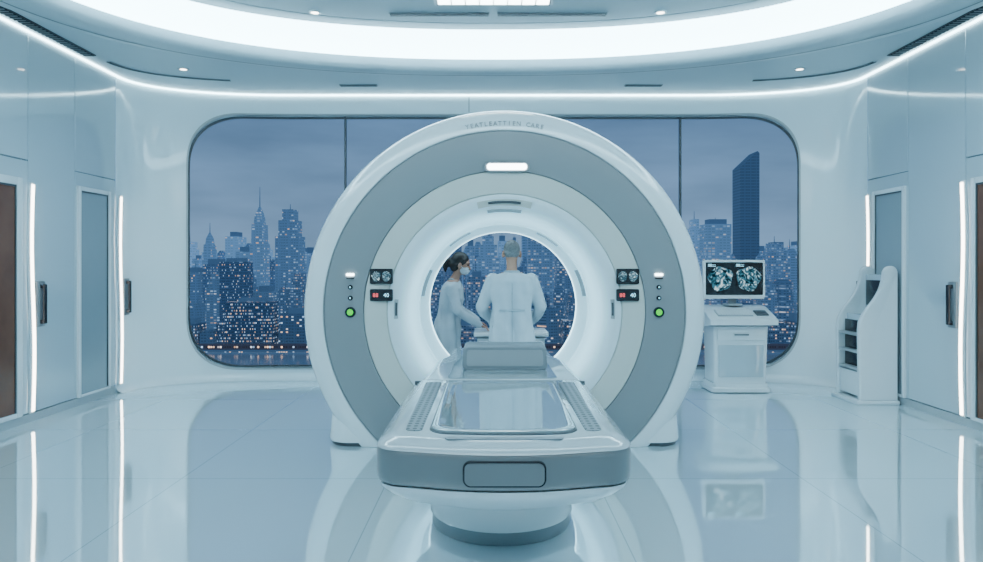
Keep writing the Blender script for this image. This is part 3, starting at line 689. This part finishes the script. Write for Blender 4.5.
b = B(); box(b, kx0-.05, kx1+.01, ky0-.03, ky1+.03, .001, .045, bev=.012); obj('base', b, M['white'], ko)

# ------------------------------------------------------------------ people
def capsule(bm, p0, p1, r0, r1, n=16):
    p0, p1 = Vector(p0), Vector(p1); d = (p1-p0); d.normalize()
    u = d.orthogonal().normalized(); w = d.cross(u)
    rings = []
    for k in range(1, 6):
        a = -PI/2+k*PI/10
        rings.append((p0+d*r0*math.sin(a), r0*math.cos(a)))
    for k in range(0, 5):
        a = k*PI/10; rings.append((p1+d*r1*math.sin(a), r1*math.cos(a)))
    loft(bm, [[c+(u*math.cos(2*PI*i/n)+w*math.sin(2*PI*i/n))*r for i in range(n)] for c, r in rings])
def chain(bm, pts, rs):
    for i in range(len(pts)-1): capsule(bm, pts[i], pts[i+1], rs[i], rs[i+1])
def ell(bm, c, r, rot=(0, 0, 0)):
    T = Matrix.Translation(c) @ Euler(rot).to_matrix().to_4x4() @ Matrix.Diagonal((*r, 1))
    bmesh.ops.create_uvsphere(bm, u_segments=24, v_segments=16, radius=1.0, matrix=T)
def eloft(bm, L, n=32, e=2.4):
    rings = []
    for cx_, cy_, z, rx, ry in L:
        rings.append([(cx_+rx*math.copysign(abs(math.cos(t))**(2/e), math.cos(t)), cy_+ry*math.copysign(abs(math.sin(t))**(2/e), math.sin(t)), z) for t in [2*PI*i/n for i in range(n)]])
    loft(bm, rings)
def fuse(bm, vox, sm=6, fac=0.5):
    me = bpy.data.meshes.new('tmp'); bm.to_mesh(me); bm.free()
    o = bpy.data.objects.new('tmp', me); C.objects.link(o)
    r = o.modifiers.new('r', 'REMESH'); r.mode = 'VOXEL'; r.voxel_size = vox; r.adaptivity = 0
    s = o.modifiers.new('s', 'SMOOTH'); s.iterations = sm; s.factor = fac
    dg = bpy.context.evaluated_depsgraph_get(); m2 = bpy.data.meshes.new_from_object(o.evaluated_get(dg))
    nb = B(); nb.from_mesh(m2); bpy.data.objects.remove(o); bpy.data.meshes.remove(me); bpy.data.meshes.remove(m2)
    return nb
def hand(bm, wrist, d, up, side, k=1.0):
    d = Vector(d).normalized(); up = Vector(up); up = (up-d*up.dot(d)).normalized(); lat = d.cross(up)*side
    w = Vector(wrist)
    for q in (-.027, -.009, .009, .027): capsule(bm, w+lat*q*k*.7, w+d*.085*k+lat*q*k, .015*k, .012*k)
    for q, L in ((-.03, .060), (-.010, .075), (.010, .080), (.030, .072)):
        a = w+d*.085*k+lat*q*k; b_ = a+(d*L*.5-up*.008)*k; c = b_+(d*L*.42-up*L*.32)*k
        chain(bm, [a, b_, c], [.0095*k, .0088*k, .0075*k])
    a = w+d*.02*k+lat*.025*k; b_ = a+(d*.035+lat*.035)*k; c = b_+(d*.035+lat*.012-up*.01)*k
    chain(bm, [a, b_, c], [.013*k, .0105*k, .009*k])
def person(name, loc, rz, H, label, hairm, fem, arms, headoff, headpitch, hs=1.0, lean=0.0, headyaw=0.0):
    k = H/1.80
    t = empty(name, (0, 0, 0), label, 'person')
    def S(p):
        p = Vector(p)
        if p.z > 1.0: p.y += lean*(p.z-1.0)
        return p*k
    wd = .88 if fem else 1.0
    rt = (headpitch, 0, headyaw)
    hc = S((0+headoff[0], .03+headoff[1], 1.675+headoff[2])); R = Euler(rt).to_matrix()
    H_ = lambda p: hc + R @ (Vector(p)*k*hs)
    hr = k*hs
    b = B()
    for s in (-1, 1):
        chain(b, [S((s*.095*wd, 0, .93)), S((s*.10*wd, .015, .50)), S((s*.10*wd, -.02, .09))], [.088*k, .058*k, .04*k])
        ell(b, S((s*.10*wd, .05, .045)), (.042*k, .12*k, .035*k))
    LB = [(.86, .14, .10), (.95, .16, .11), (1.08, .135, .095), (1.25, .15, .11), (1.40, .17, .105), (1.48, .11, .07)]
    eloft(b, [(0, S((0, 0, z)).y, z*k, rx*wd*k, ry*k) for z, rx, ry in LB])
    chain(b, [S((0, -.005, 1.44)), S((headoff[0]*.5, .01+headoff[1]*.5, 1.54)), H_((0, -.015, -.05))], [.062*k, .054*k*wd, .056*k*wd])
    ell(b, H_((0, -.008, .02)), (.074*hr, .094*hr, .098*hr), rt)
    ell(b, H_((0, .022, -.045)), (.056*hr, .066*hr, .066*hr), rt)
    ell(b, H_((0, .062, -.088)), (.028*hr, .022*hr, .02*hr), rt)
    capsule(b, H_((0, .086, .012)), H_((0, .106, -.026)), .008*hr, .014*hr)
    capsule(b, H_((-.018, .082, -.058)), H_((.018, .082, -.058)), .009*hr, .009*hr)
    for s in (-1, 1):
        ell(b, H_((s*.081, -.005, -.012)), (.013*hr, .020*hr, .035*hr), rt)
        capsule(b, H_((s*.012, .086, .028)), H_((s*.05, .07, .03)), .008*hr, .007*hr)
    for s, (sh, el, wr, hd_, up) in zip((-1, 1), arms):
        chain(b, [S(sh), S(el), S(wr)], [.052*k*wd, .040*k*wd, .026*k*wd]); hand(b, S(wr), hd_, up, -s, k*(.92 if fem else 1.05))
    obj('body', fuse(b, .0065, 3), M['skin'], t, ang=180)
    b = B()
    for s in (-1, 1): chain(b, [S((s*.095*wd, 0, .92)), S((s*.10*wd, .015, .50)), S((s*.10*wd, -.015, .09))], [.11*k*wd, .078*k*wd, .066*k*wd])
    eloft(b, [(0, 0, .84*k, .16*wd*k, .115*k), (0, 0, .93*k, .175*wd*k, .125*k), (0, 0, 1.0*k, .16*wd*k, .115*k)])
    obj('trousers', fuse(b, .014), M['trouser'], t, ang=180)
    for s in (-1, 1):
        b = B(); ell(b, S((s*.10*wd, .045, .045)), (.052*k, .14*k, .043*k)); box(b, (s*.10*wd-.045)*k, (s*.10*wd+.045)*k, -.09*k, .15*k, .002, .03*k, bev=.01)
        obj('shoe', fuse(b, .01, 3), M['shoe'], t, ang=180)
    b = B()
    if fem: L = [(.52, .205, .155, -.01), (.75, .195, .15, -.01), (.93, .19, .148, 0), (1.10, .152, .122, 0), (1.25, .168, .138, .01), (1.38, .182, .128, 0), (1.44, .145, .10, 0), (1.475, .08, .07, 0), (1.485, .055, .055, .005)]
    else: L = [(.50, .26, .185, 0), (.75, .235, .17, 0), (.95, .215, .155, 0), (1.12, .198, .145, 0), (1.28, .222, .148, 0), (1.39, .225, .138, 0), (1.45, .175, .112, 0), (1.48, .09, .08, 0), (1.49, .06, .06, 0)]
    eloft(b, [(0, S((0, oy, z)).y, z*k, rx*k, ry*k) for z, rx, ry, oy in L])
    for (sh, el, wr, hd_, up) in arms:
        chain(b, [S(sh), S(sh).lerp(S(el), .5), S(el), S(el).lerp(S(wr), .5), S(wr)], [q*k*(.86 if fem else 1) for q in (.078, .073, .065, .058, .053)])
    nb = fuse(b, .011, 5)
    for v in nb.verts:      # folds of the cloth
        z = v.co.z/k
        f = max(0, min(1, (1.36-z)/.35)); a = math.atan2(v.co.y-S((0, 0, z)).y, v.co.x)
        amp = (.003+.010*f)*(math.sin(a*8+z*4)+.5*math.sin(a*5-z*8+1.3))
        n = Vector((math.cos(a), math.sin(a), 0)); v.co += n*amp*k
        v.co += Vector((0, 1, 0))*(.006*f*math.sin(z*28+v.co.x*30)*k)
    ct = obj('lab_coat', nb, M['coat'], t, ang=180)
    b = B()
    nr = .064*k*wd; rg = []
    for i in range(24):
        a = 2*PI*i/24
        zz = 1.475*k+(.014*k if math.sin(a) < 0 else -.035*k*math.sin(a))
        rg.append(Vector((nr*1.15*math.cos(a), nr*1.15*math.sin(a)+S((0, .005, 1.5)).y, zz)))
    for i in range(24): capsule(b, rg[i], rg[(i+1) % 24], .014*k, .014*k, 8)
    obj('collar', fuse(b, .008, 3), M['coat2'], ct, ang=180)
    if not fem:     # centre seam and half belt lying on the back of the coat
        b = B()
        def back(x, z):
            best = None
            for vv in ct.data.vertices:
                if abs(vv.co.x-x) < .015 and abs(vv.co.z-z) < .015 and (best is None or vv.co.y < best): best = vv.co.y
            return best if best is not None else -.14*k
        P = [Vector((0, back(0, z)-.001, z)) for z in [.6*k+.07*k*i for i in range(12)]]
        for a_, c_ in zip(P, P[1:]): capsule(b, a_, c_, .006*k, .006*k, 8)
        P = [Vector((x, back(x, 1.10*k)-.001, 1.10*k)) for x in [-.12*k+.03*k*i for i in range(9)]]
        for a_, c_ in zip(P, P[1:]): capsule(b, a_, c_, .013*k, .013*k, 8)
        obj('back_belt', fuse(b, .006, 2), M['coat2'], ct, ang=180)
    b = B()
    if fem:
        ell(b, H_((0, -.022, .035)), (.086*hr, .100*hr, .098*hr), rt); ell(b, H_((0, -.055, -.02)), (.078*hr, .066*hr, .085*hr), rt)
        ell(b, H_((0, -.14, -.01)), (.052*hr, .05*hr, .052*hr), rt)
        for s in (-1, 1): capsule(b, H_((s*.07, .02, .05)), H_((s*.074, -.03, -.02)), .018*hr, .018*hr)
        chain(b, [H_((0, -.14, -.02)), H_((0, -.16, -.07)), H_((0, -.145, -.12))], [.036*hr, .032*hr, .014*hr])
    else:
        ell(b, H_((0, -.012, .036)), (.078*hr, .097*hr, .088*hr), rt); ell(b, H_((0, -.040, -.002)), (.072*hr, .062*hr, .054*hr), rt)
    obj('hair', fuse(b, .008, 3), M[hairm], t, ang=180)
    for s in (-1, 1):
        b = B(); ell(b, H_((s*.032, .077, .008)), (.012*hr, .008*hr, .008*hr), rt); obj('eye', b, M['eye'], t)
    if fem:
        b = B(); ell(b, H_((0, .045, -.055)), (.062*hr, .068*hr, .048*hr), rt)
        for s in (-1, 1): capsule(b, H_((s*.055, .05, -.04)), H_((s*.08, -.002, -.01)), .005*hr, .005*hr, 8)
        obj('face_mask', fuse(b, .006, 3), M['mask'], t, ang=180)
    t.location = loc; t.rotation_euler = (0, 0, rz)
    return t
person('person', (.215, 7.40, 0), 0.0, 1.85, 'grey-haired person in a white coat seen from behind through the bore', 'hairg', False,
       [((-.195, 0, 1.40), (-.31, .03, 1.13), (-.20, .25, .95), (.25, 1, -.25), (0, .2, 1)), ((.195, 0, 1.40), (.31, .03, 1.13), (.20, .25, .95), (-.25, 1, -.25), (0, .2, 1))], (0, .01, .005), -.06, 1.10)
person('person', (-.50, 7.98, 0), -PI/2-.06, 1.74, 'dark-haired masked person in a white coat facing right behind the scanner', 'haird', True,
       [((-.15, .0, 1.39), (-.17, .10, 1.13), (-.10, .34, .985), (.1, 1, -.35), (0, .2, 1)), ((.15, .0, 1.39), (.19, .12, 1.13), (.08, .37, .96), (-.05, 1, -.35), (0, .2, 1))], (0, .03, -.01), -.28, 1.08, .15)

# ------------------------------------------------------------------ city outside
F = 700.0; EYE = 1.6; HYP = 265.0; GND = -44.5
def at(px, D): return (px-491.5)*D/F
def zt(py, D): return EYE+(HYP-py)*D/F
def ground(name, y0, y1, z, m, lab, cat, x=520):
    b = B(); box(b, -x, x, y0, y1, z-1, z); return tag(obj(name, b, m, smooth=False), lab, cat, kind='structure')
ground('ground', 380, 1400, GND, M['roofc'], 'dark city ground beyond the river', 'ground', 1400)
ground('river', 40, 380, GND-1.2, M['water'], 'still blue river below the city skyline', 'river', 900)
BL = []
def building(px, w, D, top, m, row, shape='box', ant=0, lab=None, dep=16):
    X = at(px, D); W = w*D/F; Z = zt(top, D); H = Z-GND; dp = dep
    o = empty('city_building', (X, D+dp/2, GND), 'x', 'building', 'city buildings beyond the window')
    b = B(); x0, x1, y0, y1 = X-W/2, X+W/2, D, D+dp
    feat = 'flat'
    if shape == 'box': box(b, x0, x1, y0, y1, GND, Z)
    elif shape == 'step':
        h1 = GND+H*.78; box(b, x0, x1, y0, y1, GND, h1); i = W*.12; box(b, x0+i, x1-i, y0+i*.5, y1-i*.5, h1, GND+H*.91); i = W*.26; box(b, x0+i, x1-i, y0+i*.5, y1-i*.5, GND+H*.91, Z); feat = 'stepped'
    elif shape == 'taper':
        rs = []
        for f, s in ((0, 1), (.70, 1), (.705, .85), (.86, .8), (.865, .6), (.93, .5), (1, .10)):
            rs.append([(X+a*W/2*s, D+dp/2+c*dp/2*s, GND+H*f) for a, c in ((-1, -1), (1, -1), (1, 1), (-1, 1))])
        loft(b, rs); feat = 'pointed'
    elif shape == 'slant':
        lo = Z-W*.85
        vs = [b.verts.new(p) for p in ((x0, y0, GND), (x1, y0, GND), (x1, y1, GND), (x0, y1, GND), (x0, y0, lo), (x1-W*.10, y0, Z), (x1, y0, Z-W*.10), (x1, y1, Z-W*.10), (x1-W*.10, y1, Z), (x0, y1, lo))]
        for f in ((0, 1, 6, 5, 4), (3, 9, 8, 7, 2), (0, 4, 9, 3), (4, 5, 8, 9), (5, 6, 7, 8), (1, 2, 7, 6), (0, 3, 2, 1)): b.faces.new([vs[i] for i in f])
        feat = 'slanted'
    elif shape == 'round':
        rs = []
        for f, s in ((0, 1), (.92, 1), (.96, .9), (1, .6)): rs.append([(X+W/2*s*math.cos(2*PI*i/20), D+dp/2+dp/2*s*math.sin(2*PI*i/20), GND+H*f) for i in range(20)])
        loft(b, rs); feat = 'rounded'
    obj('tower_body', b, m, o, smooth=False)
    if shape == 'box':
        b = B(); q = random.uniform(.15, .3); box(b, x0+W*q, x1-W*q*.8, y0+dp*.2, y1-dp*.2, Z, Z+random.uniform(2, 5)); obj('roof_block', b, M['roofc'], o, smooth=False)
    if ant:
        b = B(); cyl(b, (X, D+dp/2, Z-1), (X, D+dp/2, Z+ant), max(.4, W*.025), 8, .15); obj('antenna', b, M['roofc'], o)
    BL.append([o, px, row, feat, lab]); return o
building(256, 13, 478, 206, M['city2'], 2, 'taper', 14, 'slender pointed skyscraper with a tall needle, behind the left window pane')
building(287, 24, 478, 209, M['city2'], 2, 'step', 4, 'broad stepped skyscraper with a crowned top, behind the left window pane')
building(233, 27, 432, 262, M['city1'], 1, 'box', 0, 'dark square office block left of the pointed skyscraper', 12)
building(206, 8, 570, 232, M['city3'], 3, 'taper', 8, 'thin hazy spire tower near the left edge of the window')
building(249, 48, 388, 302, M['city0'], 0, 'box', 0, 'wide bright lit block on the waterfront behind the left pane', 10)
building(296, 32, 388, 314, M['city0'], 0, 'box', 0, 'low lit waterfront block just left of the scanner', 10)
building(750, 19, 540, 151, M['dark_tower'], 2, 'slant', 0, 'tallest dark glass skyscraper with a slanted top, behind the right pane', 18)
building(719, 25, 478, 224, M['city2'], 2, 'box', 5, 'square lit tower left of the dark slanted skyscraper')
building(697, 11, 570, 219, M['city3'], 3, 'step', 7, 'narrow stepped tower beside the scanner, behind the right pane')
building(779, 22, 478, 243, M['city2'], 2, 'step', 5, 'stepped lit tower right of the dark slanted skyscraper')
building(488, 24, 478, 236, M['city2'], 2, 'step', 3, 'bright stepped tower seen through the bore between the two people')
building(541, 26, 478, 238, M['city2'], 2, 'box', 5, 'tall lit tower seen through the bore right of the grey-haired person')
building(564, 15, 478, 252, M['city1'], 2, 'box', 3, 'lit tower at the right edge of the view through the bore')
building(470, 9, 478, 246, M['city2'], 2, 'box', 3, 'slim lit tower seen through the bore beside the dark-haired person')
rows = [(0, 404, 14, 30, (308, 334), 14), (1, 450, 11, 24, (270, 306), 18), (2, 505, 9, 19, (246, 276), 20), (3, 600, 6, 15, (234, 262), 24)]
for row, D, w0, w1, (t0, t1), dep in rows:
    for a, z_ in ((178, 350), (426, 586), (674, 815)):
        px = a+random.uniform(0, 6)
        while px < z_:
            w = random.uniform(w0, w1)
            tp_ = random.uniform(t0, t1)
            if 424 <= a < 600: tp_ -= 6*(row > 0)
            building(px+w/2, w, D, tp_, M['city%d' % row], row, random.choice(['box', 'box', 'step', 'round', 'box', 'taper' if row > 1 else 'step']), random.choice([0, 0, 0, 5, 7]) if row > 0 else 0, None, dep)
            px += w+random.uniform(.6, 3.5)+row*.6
ordn = ['first', 'second', 'third', 'fourth', 'fifth', 'sixth', 'seventh', 'eighth', 'ninth', 'tenth', 'eleventh', 'twelfth', 'thirteenth', 'fourteenth', 'fifteenth', 'sixteenth', 'seventeenth', 'eighteenth', 'nineteenth', 'twentieth']
rw = ['low waterfront building', 'mid-height building', 'tall tower', 'hazy farthest tower']
for pane, lo, hi in (('left window pane', 0, 400), ('scanner bore', 400, 620), ('right window pane', 620, 1000)):
    for row in range(4):
        L = sorted([q for q in BL if q[2] == row and lo <= q[1] < hi and not q[4]], key=lambda q: q[1])
        for i, q in enumerate(L): q[0]['label'] = '%s-topped %s, %s of its row from the left, through the %s' % (q[3], rw[row], ordn[i], pane)
for q in BL:
    if q[4]: q[0]['label'] = q[4]
b = B(); box(b, -420, 420, 380.5, 384, GND-1.2, GND+3.0); tag(obj('promenade', b, M['quay'], smooth=False), 'long low lit promenade along the far river bank', 'promenade')

# ------------------------------------------------------------------ world
w = bpy.data.worlds.new('World'); bpy.context.scene.world = w; w.use_nodes = True; nt = w.node_tree; nt.nodes.clear()
out = nt.nodes.new('ShaderNodeOutputWorld'); bg = nt.nodes.new('ShaderNodeBackground')
tc = nt.nodes.new('ShaderNodeTexCoord'); sp = nt.nodes.new('ShaderNodeSeparateXYZ'); nt.links.new(tc.outputs['Generated'], sp.inputs[0])
cr = nt.nodes.new('ShaderNodeValToRGB'); e = cr.color_ramp.elements
e[0].position = 0.0; e[0].color = (0.17, 0.30, 0.47, 1); e[1].position = 0.5; e[1].color = (0.05, 0.12, 0.24, 1)
x = e.new(0.05); x.color = (0.155, 0.28, 0.46, 1); x = e.new(0.24); x.color = (0.078, 0.168, 0.32, 1)
mp = nt.nodes.new('ShaderNodeMapping'); mp.inputs['Scale'].default_value = (2, 2, 9); nt.links.new(tc.outputs['Generated'], mp.inputs[0])
no = nt.nodes.new('ShaderNodeTexNoise'); no.inputs['Scale'].default_value = 2.2; no.inputs['Detail'].default_value = 4; nt.links.new(mp.outputs[0], no.inputs['Vector'])
nt.links.new(sp.outputs[2], cr.inputs[0])
mx = nt.nodes.new('ShaderNodeMix'); mx.data_type = 'RGBA'; mx.blend_type = 'MULTIPLY'; mx.inputs['Factor'].default_value = 1
sc_ = math_node(nt, 'ADD', math_node(nt, 'MULTIPLY', no.outputs['Fac'], 0.9), 0.55)
nt.links.new(cr.outputs[0], mx.inputs['A']); nt.links.new(sc_, mx.inputs['B'])
nt.links.new(mx.outputs['Result'], bg.inputs[0]); bg.inputs[1].default_value = 1.25; nt.links.new(bg.outputs[0], out.inputs[0])

def area(name, loc, rot, sx, sy, e, col=(0.76, 0.94, 1.0)):
    l = bpy.data.lights.new(name, 'AREA'); l.shape = 'RECTANGLE'; l.size = sx; l.size_y = sy; l.energy = e; l.color = col
    o = bpy.data.objects.new(name, l); C.objects.link(o); o.location = loc; o.rotation_euler = rot; return o
area('added_scanner_fill', (0, .6, 3.85), (math.radians(35), 0, 0), 7, 2.4, 190)  # added fill light above the camera, brightens the scanner front; not a fixture

# ------------------------------------------------------------------ camera
cam = bpy.data.cameras.new('Camera'); co = bpy.data.objects.new('Camera', cam); C.objects.link(co)
co.location = (0, 0, EYE); co.rotation_euler = (PI/2, 0, 0)
cam.sensor_width = 36; cam.lens = 36*F/983; cam.shift_y = -16/983; cam.clip_end = 4000; cam.clip_start = .05
bpy.context.scene.camera = co
